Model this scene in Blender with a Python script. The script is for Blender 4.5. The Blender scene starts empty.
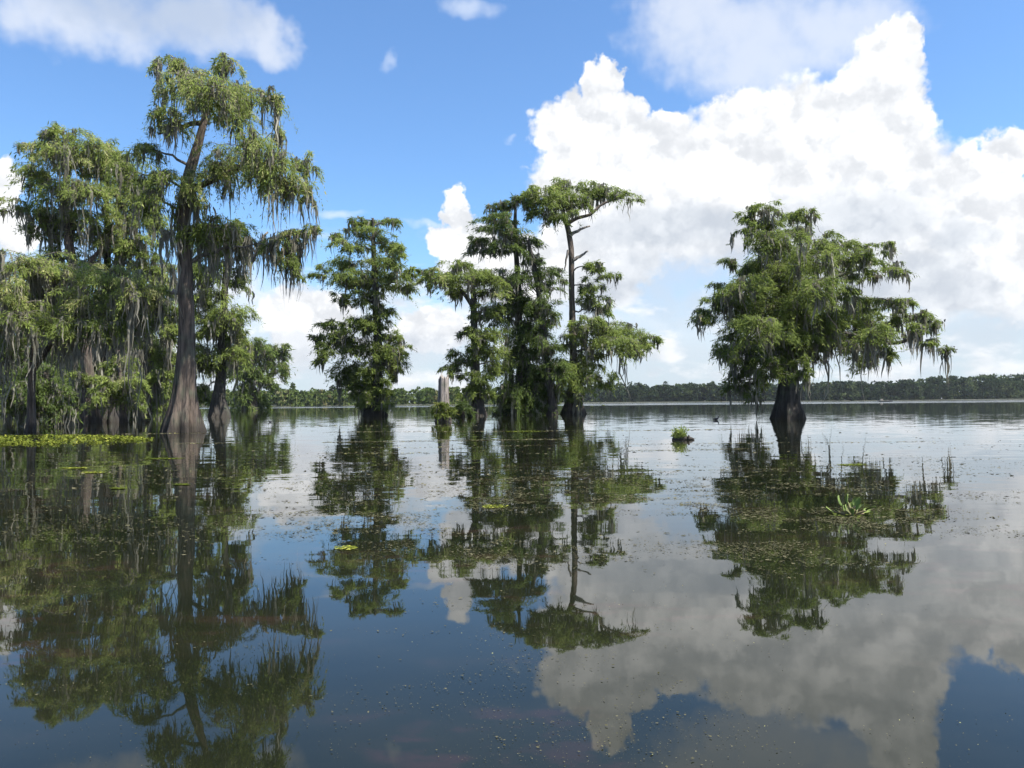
import bpy, math, random
import numpy as np
random.seed(7)
RNG = np.random.default_rng(11)
D = bpy.data
SC = bpy.context.scene
COL = SC.collection

# ------------------------------------------------------------------ camera
F_PX, CX, CY = 800.0, 512.0, 384.0
CAM_H = 1.5
PITCH, ROLL = math.radians(1.31), math.radians(0.5)
fw = np.array([0, math.cos(PITCH), math.sin(PITCH)])
r0 = np.array([1.0, 0, 0])
u0 = np.array([0, -math.sin(PITCH), math.cos(PITCH)])
RV = r0*math.cos(ROLL) - u0*math.sin(ROLL)
UV = u0*math.cos(ROLL) + r0*math.sin(ROLL)
CAM = np.array([0.0, 0.0, CAM_H])

def ray(px, py):
    return fw + RV*((px-CX)/F_PX) - UV*((py-CY)/F_PX)

def P(px, py, d):
    v = ray(px, py)
    return CAM + v*(d/v[1])

def ground(px, py):
    v = ray(px, py)
    return CAM + v*(-CAM_H/v[2])

cd = D.cameras.new('camera')
cam = D.objects.new('camera', cd)
COL.objects.link(cam)
from mathutils import Matrix, Vector
cam.matrix_world = Matrix(((RV[0], UV[0], -fw[0], 0), (RV[1], UV[1], -fw[1], 0),
                           (RV[2], UV[2], -fw[2], CAM_H), (0, 0, 0, 1)))
cd.sensor_width = 36.0
cd.lens = 36.0*F_PX/1024.0
cd.clip_start, cd.clip_end = 0.05, 30000
SC.camera = cam

# ------------------------------------------------------------------ nodes
class NT:
    def __init__(self, tree):
        self.t = tree
        tree.nodes.clear()
    def n(self, typ, ins=None, **props):
        nd = self.t.nodes.new(typ)
        for k, v in props.items():
            setattr(nd, k, v)
        for k, v in (ins or {}).items():
            s = nd.inputs[k]
            if isinstance(v, bpy.types.NodeSocket):
                self.t.links.new(v, s)
            else:
                s.default_value = v
        return nd
    def m(self, op, a, b=0.0, c=0.0, clamp=False):
        nd = self.n('ShaderNodeMath', {0: a, 1: b, 2: c}, operation=op)
        nd.use_clamp = clamp
        return nd.outputs[0]
    def vm(self, op, a, b=(0, 0, 0), c=None):
        ins = {0: a, 1: b}
        if c is not None:
            ins[2] = c
        nd = self.n('ShaderNodeVectorMath', ins, operation=op)
        return nd.outputs['Value'] if op in ('LENGTH', 'DOT_PRODUCT', 'DISTANCE') else nd.outputs[0]
    def mix(self, f, a, b, blend='MIX'):
        nd = self.n('ShaderNodeMix', {0: f, 6: a, 7: b}, data_type='RGBA', blend_type=blend)
        return nd.outputs[2]
    def noise(self, vec, scale, detail=2.0, rough=0.5, dist=0.0, dim='3D'):
        return self.n('ShaderNodeTexNoise', {'Vector': vec, 'Scale': scale, 'Detail': detail,
                      'Roughness': rough, 'Distortion': dist}, noise_dimensions=dim)
    def ramp(self, f, a, b, lo=0.0, hi=1.0, smooth=True):
        return self.n('ShaderNodeMapRange', {0: f, 1: a, 2: b, 3: lo, 4: hi},
                      interpolation_type='SMOOTHSTEP' if smooth else 'LINEAR').outputs[0]

def new_mat(name):
    m = D.materials.new(name)
    m.use_nodes = True
    return m, NT(m.node_tree)

def rgb(c):
    return (c[0], c[1], c[2], 1.0)

def leaf_mat(name, c_dark, c_light, c_alt, trans=0.32):
    m, t = new_mat(name)
    a = t.n('ShaderNodeAttribute', attribute_name='tint').outputs['Fac']
    g = t.n('ShaderNodeNewGeometry')
    nz = t.noise(g.outputs['Position'], 0.45, 2.0).outputs[0]
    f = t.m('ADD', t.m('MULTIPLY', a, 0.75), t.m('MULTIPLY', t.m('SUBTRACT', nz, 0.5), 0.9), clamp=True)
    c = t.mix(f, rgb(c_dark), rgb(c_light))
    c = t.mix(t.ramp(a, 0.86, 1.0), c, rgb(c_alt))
    di = t.n('ShaderNodeBsdfDiffuse', {'Color': c})
    tr = t.n('ShaderNodeBsdfTranslucent', {'Color': c})
    s = t.n('ShaderNodeMixShader', {0: trans, 1: di.outputs[0], 2: tr.outputs[0]})
    t.n('ShaderNodeOutputMaterial', {'Surface': s.outputs[0]})
    return m

def bark_mat(name, c1, c2, zs=0.35, sc=3.0):
    m, t = new_mat(name)
    g = t.n('ShaderNodeNewGeometry')
    v = t.vm('MULTIPLY', g.outputs['Position'], (1, 1, zs*0.3))
    n1 = t.noise(v, sc*2.2, 6.0, 0.65)
    n2 = t.noise(g.outputs['Position'], sc*0.35, 3.0)
    f = t.ramp(n1.outputs[0], 0.33, 0.68)
    c = t.mix(f, rgb(c1), rgb(c2))
    c = t.mix(t.m('MULTIPLY', t.ramp(n2.outputs[0], 0.5, 0.75), 0.5), c, rgb((0.10, 0.12, 0.075)))
    # dark water-stain band left by changing lake level
    z = t.n('ShaderNodeSeparateXYZ', {0: g.outputs['Position']}).outputs[2]
    zz = t.m('ADD', z, t.m('MULTIPLY', t.m('SUBTRACT', n2.outputs[0], 0.5), 0.4))
    c = t.mix(t.ramp(zz, 0.2, 0.75, 0.8, 0.0), c, rgb((0.025, 0.02, 0.015)))
    b = t.n('ShaderNodeBump', {'Strength': 0.9, 'Distance': 0.12, 'Height': n1.outputs[0]})
    p = t.n('ShaderNodeBsdfPrincipled', {'Base Color': c, 'Roughness': 0.9, 'Normal': b.outputs[0]})
    t.n('ShaderNodeOutputMaterial', {'Surface': p.outputs[0]})
    return m

def plain_mat(name, c1, c2, sc=6.0, rough=0.7):
    m, t = new_mat(name)
    tc = t.n('ShaderNodeTexCoord')
    n = t.noise(tc.outputs['Object'], sc, 4.0).outputs[0]
    c = t.mix(t.ramp(n, 0.3, 0.7), rgb(c1), rgb(c2))
    p = t.n('ShaderNodeBsdfPrincipled', {'Base Color': c, 'Roughness': rough})
    t.n('ShaderNodeOutputMaterial', {'Surface': p.outputs[0]})
    return m

LEAF = leaf_mat('cypress_needles', (0.105, 0.142, 0.038), (0.335, 0.405, 0.110), (0.42, 0.41, 0.19), .5)
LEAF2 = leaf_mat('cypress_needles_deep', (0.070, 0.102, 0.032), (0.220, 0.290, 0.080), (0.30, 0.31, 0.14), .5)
LEAFY = leaf_mat('broad_leaves', (0.07, 0.098, 0.024), (0.21, 0.245, 0.062), (0.32, 0.31, 0.09), .45)
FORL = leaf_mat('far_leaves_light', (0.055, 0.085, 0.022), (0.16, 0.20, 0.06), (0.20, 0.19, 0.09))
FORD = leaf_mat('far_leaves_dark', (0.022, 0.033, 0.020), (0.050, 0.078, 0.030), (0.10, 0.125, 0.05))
MOSS = leaf_mat('spanish_moss', (0.13, 0.122, 0.094), (0.37, 0.35, 0.285), (0.47, 0.45, 0.37), 0.4)
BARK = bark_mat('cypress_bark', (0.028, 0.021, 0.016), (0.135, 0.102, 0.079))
BARKM = bark_mat('shaded_cypress_bark', (0.016, 0.014, 0.012), (0.065, 0.056, 0.047))  # cypress bark darkened all over, crown shade put into the colour
BARKD = bark_mat('limb_bark', (0.05, 0.043, 0.036), (0.17, 0.15, 0.125), 1.0)
DEADW = bark_mat('weathered_wood', (0.085, 0.072, 0.062), (0.34, 0.295, 0.26), 0.3, 4.0)

# ------------------------------------------------------------------ mesh
def build(name, V, faces, mats, parent=None, tint=None, midx=None, smooth=False, origin=None):
    """faces: list of int arrays (M,k). midx: one material index per face array."""
    me = D.meshes.new(name)
    V = np.asarray(V, dtype=np.float32)
    if origin is not None:
        V = V - np.asarray(origin, dtype=np.float32)
    faces = [np.asarray(f, dtype=np.int32) for f in faces]
    keep = [i for i, f in enumerate(faces) if len(f)]
    mi = [(midx[i] if midx else 0) for i in keep]
    faces = [faces[i] for i in keep]
    me.vertices.add(len(V))
    me.vertices.foreach_set('co', V.ravel())
    loops = np.concatenate([f.ravel() for f in faces])
    tot = np.concatenate([np.full(len(f), f.shape[1], np.int32) for f in faces])
    st = np.concatenate([[0], np.cumsum(tot)[:-1]]).astype(np.int32)
    me.loops.add(len(loops))
    me.loops.foreach_set('vertex_index', loops)
    me.polygons.add(len(tot))
    me.polygons.foreach_set('loop_start', st)
    me.polygons.foreach_set('loop_total', tot)
    me.polygons.foreach_set('material_index', np.concatenate([np.full(len(f), m, np.int32) for f, m in zip(faces, mi)]))
    if smooth:
        me.polygons.foreach_set('use_smooth', np.ones(len(tot), bool))
    for m in (mats if isinstance(mats, (list, tuple)) else [mats]):
        me.materials.append(m)
    if tint is not None:
        at = me.attributes.new('tint', 'FLOAT', 'POINT')
        at.data.foreach_set('value', np.asarray(tint, dtype=np.float32))
    me.update(calc_edges=True)
    me.validate()
    o = D.objects.new(name, me)
    COL.objects.link(o)
    if parent is not None:
        o.parent = parent
    elif origin is not None:
        o.location = origin
    return o

def tag(o, label=None, cat=None, group=None, kind=None):
    if label: o['label'] = label
    if cat: o['category'] = cat
    if group: o['group'] = group
    if kind: o['kind'] = kind
    return o

def thing(name, loc, label, cat, group=None):
    o = D.objects.new(name, None)
    o.empty_display_size = 0.5
    COL.objects.link(o)
    o.location = loc
    return tag(o, label, cat, group)

def norm(a):
    return a/np.maximum(np.linalg.norm(a, axis=-1, keepdims=True), 1e-9)

def fbm2(x, y, seed=0, octv=4):
    """value noise fbm on arrays"""
    out = np.zeros_like(x, dtype=float); amp = 0.5; tot = 0
    for o in range(octv):
        xi = np.floor(x).astype(np.int64); yi = np.floor(y).astype(np.int64)
        xf = x-xi; yf = y-yi
        xf = xf*xf*(3-2*xf); yf = yf*yf*(3-2*yf)
        def h(a, b):
            k = (a*374761393 + b*668265263 + (seed+o)*1442695041) & 0x7fffffff
            k = ((k ^ (k >> 13))*1274126177) & 0x7fffffff
            return ((k ^ (k >> 16)) & 0xffff)/65535.0
        v = (h(xi, yi)*(1-xf)+h(xi+1, yi)*xf)*(1-yf) + (h(xi, yi+1)*(1-xf)+h(xi+1, yi+1)*xf)*yf
        out += v*amp; tot += amp; amp *= 0.5; x = x*2.03+17.1; y = y*2.03+9.7
    return out/tot

def tube(path, rad, sides=8, flute=None):
    """ring mesh along path; flute(ring_i, angles)->radius factor"""
    path = np.asarray(path, float); n = len(path)
    tan = norm(np.gradient(path, axis=0))
    ref = np.array([0, 1.0, 0]) if abs(tan[0][1]) < 0.8 else np.array([1.0, 0, 0])
    a = np.linspace(0, 2*math.pi, sides, endpoint=False)
    V = []
    for i in range(n):
        s = norm(np.cross(tan[i], ref)); b = np.cross(s, tan[i])
        r = np.full(sides, rad[i])
        if flute is not None:
            r = r*flute(i, a)
        V.append(path[i] + np.outer(np.cos(a)*r, s) + np.outer(np.sin(a)*r, b))
    V = np.concatenate(V + [path[-1:]])
    i = np.arange(n-1)[:, None]*sides; j = np.arange(sides)[None]; k = (j+1) % sides
    q = np.stack([i+j, i+k, i+sides+k, i+sides+j], -1).reshape(-1, 4)
    cap = np.stack([np.full(sides, n*sides), (n-1)*sides+np.arange(sides), (n-1)*sides+(np.arange(sides)+1) % sides], -1)
    return V, q, cap

class Acc:
    """accumulates verts / quads / tris"""
    def __init__(self):
        self.V, self.Q, self.T, self.tint, self.nv = [], [], [], [], 0
    def add(self, V, q=None, t=None, tint=0.5):
        if q is not None and len(q): self.Q.append(np.asarray(q)+self.nv)
        if t is not None and len(t): self.T.append(np.asarray(t)+self.nv)
        self.V.append(V); self.nv += len(V)
        self.tint.append(np.full(len(V), tint) if np.isscalar(tint) else tint)
    def get(self):
        Q = np.concatenate(self.Q) if self.Q else np.zeros((0, 4), int)
        T = np.concatenate(self.T) if self.T else np.zeros((0, 3), int)
        return np.concatenate(self.V), [Q, T], np.concatenate(self.tint)

def resample(pts, n):
    pts = np.asarray(pts, float)
    d = np.concatenate([[0], np.cumsum(np.linalg.norm(np.diff(pts[:, :3], axis=0), axis=1))])
    s = np.linspace(0, d[-1], n)
    out = np.stack([np.interp(s, d, pts[:, k]) for k in range(pts.shape[1])], -1)
    for _ in range(2):
        o2 = out.copy(); o2[1:-1] = (out[:-2]+2*out[1:-1]+out[2:])/4; out = o2
    return out

def quads_from(pos, d, side, ln, wd):
    """diamond leaves"""
    a = pos; b = pos + d*(ln*0.5)[:, None] + side*(wd*0.5)[:, None]
    c = pos + d*ln[:, None]; e = pos + d*(ln*0.5)[:, None] - side*(wd*0.5)[:, None]
    V = np.stack([a, b, c, e], 1).reshape(-1, 3)
    q = np.arange(len(V)).reshape(-1, 4)
    return V, q

def pad_foliage(acc, tw, c, rx, rz, n, leaf_len, rng, droop=0.6, tone=0.5):
    """one layered bough cluster: boughs radiating from c, feathery drooping sprays along them.
       returns sample points below the boughs for hanging moss"""
    nb = int(np.clip(n/130, 8, 44))
    az = rng.uniform(0, 2*math.pi, nb)
    L = rx*rng.uniform(0.5, 1.3, nb)
    base = c + np.stack([rng.normal(0, rx*0.22, nb), rng.normal(0, rx*0.22, nb), rng.uniform(-rz*0.95, rz*0.7, nb)], -1)
    dirh = np.stack([np.cos(az), np.sin(az)*0.9, np.zeros(nb)], -1)
    lat = np.stack([-dirh[:, 1], dirh[:, 0], np.zeros(nb)], -1)
    rise = rng.uniform(0.15, 0.55, nb)*np.minimum(L, rz*2.2)
    drp = rng.uniform(0.5, 1.2, nb)*droop*np.minimum(L, rz*2.5)
    def curve(i, t):
        return base[i] + dirh[i]*(L[i]*t)[:, None] + np.stack([np.zeros_like(t), np.zeros_like(t), rise[i]*t - drp[i]*t*t*t], -1)
    for b in range(nb):                                   # woody twig of each bough
        t = np.linspace(0, 0.95, 5)
        V, q, cp = tube(curve(np.full(5, b), t), np.linspace(0.006*L[b]+0.012, 0.006, 5)*1.3, 3)
        tw.add(V, q, cp)
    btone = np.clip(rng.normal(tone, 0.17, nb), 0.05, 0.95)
    i = rng.choice(nb, n, p=L/L.sum())
    t = np.sqrt(rng.uniform(0.01, 1, n))
    far = rng.uniform(size=n) < .13
    t = np.where(far, rng.uniform(.9, 1.3, n), t)
    w = 0.32*L[i]*np.clip(1.15-t*0.85, .08, 2)
    s = rng.normal(0, 0.5, n)*w
    pos = curve(i, t) + lat[i]*s[:, None]
    pos[:, 2] += -np.abs(s)*0.35 - s*s/np.maximum(w, 0.1)*0.25 + rng.normal(0, rz*0.13, n)
    pos += rng.normal(0, 1, (n, 3))*np.where(rng.uniform(size=n) < .15, .14, .02)[:, None]*np.array([rx, rx, rz])
    sg = np.where(s >= 0, 1.0, -1.0)
    dz = -rng.uniform(0.0, 1.5, n)**1.5*(0.5+droop)
    dr = norm(dirh[i]*rng.uniform(0.2, 1.1, n)[:, None] + lat[i]*(sg*rng.uniform(0.1, 1.0, n))[:, None]
              + np.stack([np.zeros(n), np.zeros(n), dz], -1) + rng.normal(0, 0.2, (n, 3)))
    nr = norm(np.stack([rng.normal(0, .55, n), rng.normal(0, .55, n), np.ones(n)], -1))
    sd = norm(np.cross(dr, nr))
    ln = leaf_len*np.clip(np.exp(rng.normal(-.05, .4, n)), .4, 2.0)
    V, q = quads_from(pos, dr, sd, ln, ln*rng.uniform(0.12, 0.25, n))
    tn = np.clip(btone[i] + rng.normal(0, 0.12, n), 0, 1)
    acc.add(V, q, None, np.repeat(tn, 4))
    k = rng.integers(0, nb, 400); tt = rng.uniform(0.1, 0.98, 400)
    mp = curve(k, tt)
    mp[:, 2] -= 0.03
    return mp

def moss_strands(acc, org, lens, wd, rng):
    n = len(org); S = 5
    ts = np.linspace(0, 1, S+1)
    yaw = rng.uniform(0, math.pi, n)
    sd = np.stack([np.cos(yaw), np.sin(yaw), np.zeros(n)], -1)
    wob = rng.normal(0, 0.065, (n, S+1, 2))*lens[:, None, None]
    wob = np.cumsum(wob, 1)*0.6; wob[:, 0] = 0
    pts = org[:, None, :] + np.concatenate([wob, (-lens[:, None]*ts)[..., None]], -1)
    prof = np.array([0.7, 1.3, 1.25, 0.95, 0.6, 0.06])
    wv = wd[:, None]*prof[None]*rng.uniform(0.7, 1.3, (n, S+1))
    Lft = pts + sd[:, None]*wv[..., None]*0.5; Rgt = pts - sd[:, None]*wv[..., None]*0.5
    V = np.stack([Lft, Rgt], 2).reshape(-1, 3)
    b = (np.arange(n)*2*(S+1))[:, None] + (np.arange(S)*2)[None]
    q = np.stack([b, b+1, b+3, b+2], -1).reshape(-1, 4)
    acc.add(V, q, None, np.repeat(np.clip(rng.normal(0.5, 0.22, n), 0, 0.95), 2*(S+1)))

def hang_moss(acc, mp, nclump, length, px, rng):
    """clumps of strands below random bough points"""
    if nclump <= 0: return
    ci = rng.integers(0, len(mp), nclump)
    for c in ci:
        k = rng.integers(7, 20)
        L = length*np.exp(rng.normal(-0.30, 0.55))
        o = mp[c] + rng.normal(0, 1, (k, 3))*np.array([2.0*px, 2.0*px, 1.0*px])
        moss_strands(acc, o, L*(.12+.95*rng.uniform(0, 1.0, k)**1.7), rng.uniform(0.7, 1.9, k)*px, rng)

def tree(name, label, d, trunks, pads, group=None, leaf=None, dens=8.5, moss=1.0, moss_len=16, tone=0.5,
         depth=0.6, droop=0.6, flare=0.22, seed=0, bark=None, cat='tree', stubs=(), leaf_px=3.2, ropes=(), bias=0):
    rng = np.random.default_rng(1000+seed)
    leaf = leaf or LEAF; bark = bark or BARK
    pxm = d/F_PX
    base = P(trunks[0][0][0], trunks[0][0][1], d); base[2] = 0
    root = thing(name, base, label, cat, group)
    att = []            # attach candidates: pos, radius
    ta = Acc()
    for ti, tr in enumerate(trunks):
        pw = np.array([list(P(x, y, d)) + [w*0.5*pxm] for x, y, w in tr])
        if ti == 0 or tr[0][1] > trunks[0][0][1]-12:
            pw[0, 2] = -0.45
        n = max(14, int(np.linalg.norm(pw[-1, :3]-pw[0, :3])/0.45))
        n = min(n, 70)
        pw = resample(pw, n)
        wig = np.cumsum(rng.normal(0, 0.018, (n, 2)), 0); wig -= np.linspace(0, 1, n)[:, None]*wig[-1]
        pw[:, 1] += wig[:, 1]*d*0.03; pw[:, 0] += wig[:, 0]*0.6
        pw[:, 3] *= 1-.13*np.exp(-np.maximum(pw[:, 2], 0)/2.5)
        rb = pw[0, 3]; nf = rng.integers(6, 10); ph = rng.uniform(0, 6.28, 4)
        zz = pw[:, 2].copy()
        def fl(i, a, rb=rb, nf=nf, ph=ph, zz=zz):
            e = math.exp(-max(zz[i], 0)/(1.9*rb+0.3))
            tw_ = zz[i]*0.12
            return (1 + flare*e*np.cos(nf*a+ph[0]+tw_) + flare*0.5*e*np.cos((nf*2-3)*a+ph[1])
                    + 0.05*np.cos(3*a+ph[2]+zz[i]*0.9) + 0.035*np.cos(9*a+ph[3]+tw_*4))
        V, q, cp = tube(pw[:, :3], np.maximum(pw[:, 3], 0.02), 36 if d < 80 else 22, fl)
        ta.add(V, q, cp)
        for k in range(int(n*0.22), n):
            att.append((pw[k, :3], pw[k, 3], 0))
    V, f, _ = ta.get()
    build('trunk', V-base, f, bark, root, smooth=True)
    top = max(a[0][2] for a in att)
    # --- pads
    fo, tw, mo = Acc(), Acc(), Acc()
    items = []
    xs = np.array([p[0] for p in pads]); ys = np.array([p[1] for p in pads])
    for p in pads:
        px, py, rx, ry = p[:4]
        near = np.abs(ys-py) < 28
        hw = max(16, (xs[near].max()-xs[near].min())*0.5 + 8)
        off = px - 0.5*(xs[near].max()+xs[near].min())
        md = math.sqrt(max(hw*hw-off*off, (0.35*hw)**2))*pxm
        dz = p[4]*pxm if len(p) > 4 and p[4] is not None else (rng.uniform(-1, 1)*md*depth + bias*pxm)
        c = P(px, py, d+dz)
        ds = min(np.linalg.norm((a[0]-c)[:2]) for a in att)
        items.append((ds, c, rx*pxm, ry*pxm, p))
    items.sort(key=lambda q: q[0])
    LENL = leaf_px*pxm
    for ds, c, rx, rz, p in items:
        best, bc = None, 1e9
        for a in att:
            v = c-a[0]; h = np.linalg.norm(v[:2])
            up = v[2]
            cost = np.linalg.norm(v) + (2.5*max(0, -up) if up < 0 else 0) + 1.5*max(0, 0.15*h-up) + a[2]*0.6
            if cost < bc: bc, best = cost, a
        s = best[0]; v = c-s; Ln = np.linalg.norm(v)
        if Ln > 0.35:
            t = np.linspace(0, 1, 9)[:, None]
            mid = s + v*0.5 + np.array([0, 0, 0.10*Ln]) + rng.normal(0, 0.06*Ln, 3)
            path = s*(1-t)**2 + mid*2*t*(1-t) + (c-np.array([0, 0, rz*0.2]))*t**2
            path[1:-1] += rng.normal(0, 0.018*Ln, (7, 3))
            rr = min(best[1]*0.62, 0.02*Ln+0.5*pxm)
            rad = np.linspace(rr, max(0.02, 0.22*pxm), 9)
            V, q, cp = tube(path, rad, 7)
            build('limb', V-base, [q, cp], BARKD, root, smooth=True)
            for k in (3, 5, 7, 8):
                att.append((path[k], rad[k], 1))
        n = int(2.35*dens*p[2]*p[3])
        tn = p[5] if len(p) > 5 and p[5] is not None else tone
        mp = pad_foliage(fo, tw, c, rx, rz, n, LENL, rng, droop, tn)
        mm = p[6] if len(p) > 6 else 1.0
        hang_moss(mo, mp, int(moss*mm*p[2]*0.40), moss_len*pxm, pxm, rng)
    for (x0, y0, x1, y1, w) in ropes:                    # long hanging moss columns
        a = P(x0, y0, d); L = (y1-y0)*pxm
        k = int(w*3.4)
        o = a + rng.normal(0, 1, (k, 3))*np.array([w*0.3*pxm, w*0.3*pxm, 1.5*pxm])
        moss_strands(mo, o, L*(.15+.9*rng.uniform(0, 1.0, k)**1.4), rng.uniform(0.8, 2.0, k)*pxm, rng)
    for st in stubs:                                     # dead snapped branches
        pw = np.array([list(P(x, y, d)) + [w*0.5*pxm] for x, y, w in st])
        pw = resample(pw, 8)
        pw[1:-1, :3] += rng.normal(0, 0.05, (6, 3))
        V, q, cp = tube(pw[:, :3], pw[:, 3], 7)
        o = build('dead_branch', V-base, [q, cp], DEADW, root, smooth=True)
    V, f, tn = fo.get(); V2, f2, tn2 = tw.get()
    build('crown', np.concatenate([V, V2])-base, [f[0], f2[0]+len(V), f2[1]+len(V)], [leaf, BARKD], root,
          tint=np.concatenate([tn, tn2]), midx=[0, 1, 1])
    if mo.V:
        V, f, tn = mo.get()
        build('spanish_moss', V-base, f, MOSS, root, tint=tn)
    return root

# ------------------------------------------------------------------ trees
GL = 'bald cypress trees standing in the lake'
# A: tall near cypress on the left
tree('bald_cypress', 'tallest cypress on the left, leaning top and thick bare fluted trunk in front', 45.3,
     [[(181, 433, 40), (182, 425, 35), (184, 400, 23.5), (186, 350, 16.5), (186.5, 300, 14.5), (186, 260, 13.5), (184, 235, 13),
       (183, 205, 12), (187, 180, 11), (194, 158, 9.5), (200, 140, 8), (206, 115, 6), (212, 95, 4), (216, 80, 2)],
      [(184, 210, 8), (190, 190, 7), (206, 183, 6), (222, 176, 5), (240, 165, 3.5), (255, 155, 2.5)],
      [(203, 125, 6), (196, 122, 5), (183, 127, 4), (170, 131, 3), (158, 134, 2)]],
     [(161, 62, 9, 7), (175, 64, 16, 8), (229, 66, 18, 10), (187, 82, 24, 12), (216, 90, 30, 14), (253, 95, 26, 12), (273, 95, 12, 11),
      (164, 84, 12, 7), (167, 118, 20, 9), (200, 104, 18, 9), (155, 111, 10, 7), (230, 112, 24, 10), (195, 72, 14, 8),
      (253, 142, 26, 10), (239, 158, 36, 12), (273, 160, 22, 16), (303, 163, 14, 10), (308, 190, 10, 8), (273, 130, 10, 6),
      (287, 184, 18, 12), (212, 168, 22, 12), (262, 172, 20, 10),
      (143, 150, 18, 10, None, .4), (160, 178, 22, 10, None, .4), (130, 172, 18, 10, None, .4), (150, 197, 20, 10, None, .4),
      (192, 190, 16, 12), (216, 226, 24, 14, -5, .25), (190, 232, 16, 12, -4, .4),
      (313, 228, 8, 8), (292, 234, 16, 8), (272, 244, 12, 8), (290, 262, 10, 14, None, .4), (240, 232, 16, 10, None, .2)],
     GL, tone=.74, moss=1.25, moss_len=26, droop=1.0, seed=1, dens=5.2, flare=.34,
     stubs=[[(180, 292, 6), (172, 292, 4), (165, 293, 2.5)], [(252, 262, 4), (258, 244, 3), (268, 232, 2)]],
     ropes=[(272, 178, 272, 245, 5), (276, 236, 276, 290, 10), (290, 240, 290, 312, 12), (283, 250, 284, 300, 9), (298, 245, 298, 285, 8),
            (303, 232, 303, 268, 6), (176, 205, 176, 290, 8), (194, 200, 194, 270, 7), (248, 238, 246, 292, 7), (228, 245, 226, 285, 9),
            (166, 230, 166, 300, 8), (214, 240, 213, 300, 10), (202, 235, 203, 290, 10), (262, 236, 261, 290, 5), (180, 200, 180, 330, 5)])
# B1
tree('bald_cypress', 'left cypress with a high spreading crown and pale bark, nearest the left edge', 72,
     [[(90, 424, 24), (90, 410, 16), (89, 380, 11), (86, 330, 9), (74, 270, 9), (68, 230, 8), (66, 180, 6), (66, 140, 3)],
      [(80, 300, 6), (90, 262, 5), (100, 250, 3)]],
     [(49, 126, 10, 8), (60, 138, 20, 10), (32, 147, 16, 9), (66, 155, 26, 11), (92, 144, 16, 11), (92, 162, 24, 11), (32, 168, 16, 9),
      (60, 190, 24, 12), (86, 190, 24, 12), (17, 205, 15, 7), (43, 210, 22, 11), (83, 230, 22, 11), (40, 232, 14, 9), (62, 214, 20, 10),
      (60, 250, 18, 9, None, .45), (40, 178, 16, 9), (95, 212, 18, 10)],
     GL, tone=.66, moss=1.4, moss_len=24, seed=2, dens=5.6, bias=-10, ropes=[(66, 195, 66, 262, 10), (52, 225, 52, 285, 9), (95, 225, 95, 280, 9), (30, 215, 30, 250, 6)])
# B2
tree('bald_cypress', 'cypress with twin buttress roots and moss covered stem just left of the thick trunk', 74,
     [[(111, 424, 22), (111, 412, 15), (110, 380, 10), (109, 330, 8), (108, 270, 7), (106, 210, 5), (106, 165, 3)]],
     [(123, 160, 18, 11), (108, 150, 18, 10), (132, 207, 18, 11), (118, 186, 20, 11), (140, 185, 16, 10), (150, 215, 16, 12, None, .4),
      (112, 240, 22, 11), (138, 245, 18, 11), (152, 262, 16, 12), (125, 222, 18, 9), (100, 262, 16, 9)],
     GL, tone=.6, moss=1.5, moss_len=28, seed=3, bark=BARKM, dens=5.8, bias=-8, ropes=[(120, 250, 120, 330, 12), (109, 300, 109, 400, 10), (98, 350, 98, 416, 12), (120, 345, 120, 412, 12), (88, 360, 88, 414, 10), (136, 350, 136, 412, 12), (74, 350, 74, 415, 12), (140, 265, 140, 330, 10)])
# C foreground left low crown
tree('bald_cypress', 'low wide cypress at the left edge, bright green top and curtains of moss', 47,
     [[(30, 432, 11), (31, 415, 8), (32, 380, 7), (36, 330, 6), (44, 295, 5), (50, 268, 3)],
      [(33, 370, 6), (55, 338, 5), (72, 318, 4), (100, 296, 2.5)],
      [(44, 295, 4), (62, 285, 3.5), (85, 282, 2)]],
     [(22, 264, 26, 11), (48, 268, 24, 10), (75, 272, 28, 11), (108, 278, 26, 11), (138, 286, 20, 12), (156, 296, 14, 12), (10, 292, 22, 12),
      (50, 298, 26, 12), (90, 302, 26, 12), (122, 306, 20, 12), (20, 318, 20, 10, None, .4), (70, 326, 22, 10, None, .4), (-15, 275, 22, 14),
      (105, 330, 18, 10, None, .35), (142, 318, 16, 10, None, .35), (2, 345, 18, 10, None, .3)],
     GL, tone=.78, moss=2.0, moss_len=36, seed=4, dens=7.5, bias=-22,
     ropes=[(52, 300, 52, 375, 12), (28, 290, 30, 380, 12), (78, 310, 74, 380, 10), (97, 305, 92, 360, 10), (10, 300, 12, 370, 10), (128, 310, 125, 365, 9), (60, 330, 61, 395, 8)])
# understory trees on the left
tree('cypress_sapling', 'short bushy cypress below the moss curtains, round bright clumps near the buttress', 70,
     [[(124, 424, 8), (123, 400, 6), (120, 370, 4), (118, 350, 2.5)]],
     [(120, 362, 13, 10), (132, 380, 13, 10), (110, 384, 12, 9), (86, 377, 13, 8), (125, 395, 14, 9), (100, 396, 12, 9), (138, 398, 10, 9)],
     'small cypresses among the left trees', tone=.6, moss=1.6, moss_len=20, seed=5, dens=8)
tree('cypress_sapling', 'small leafy cypress near the left edge above the yellow green mat', 60,
     [[(52, 428, 8), (51, 410, 6), (48, 385, 4), (45, 370, 2.5)]],
     [(45, 372, 16, 10), (28, 388, 16, 10), (60, 392, 14, 10), (42, 402, 16, 9), (20, 408, 14, 9), (62, 412, 12, 8), (8, 392, 14, 12), (2, 372, 14, 12)],
     'small cypresses among the left trees', leaf=LEAF2, tone=.45, moss=2.2, moss_len=22, seed=6, dens=8)
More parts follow.
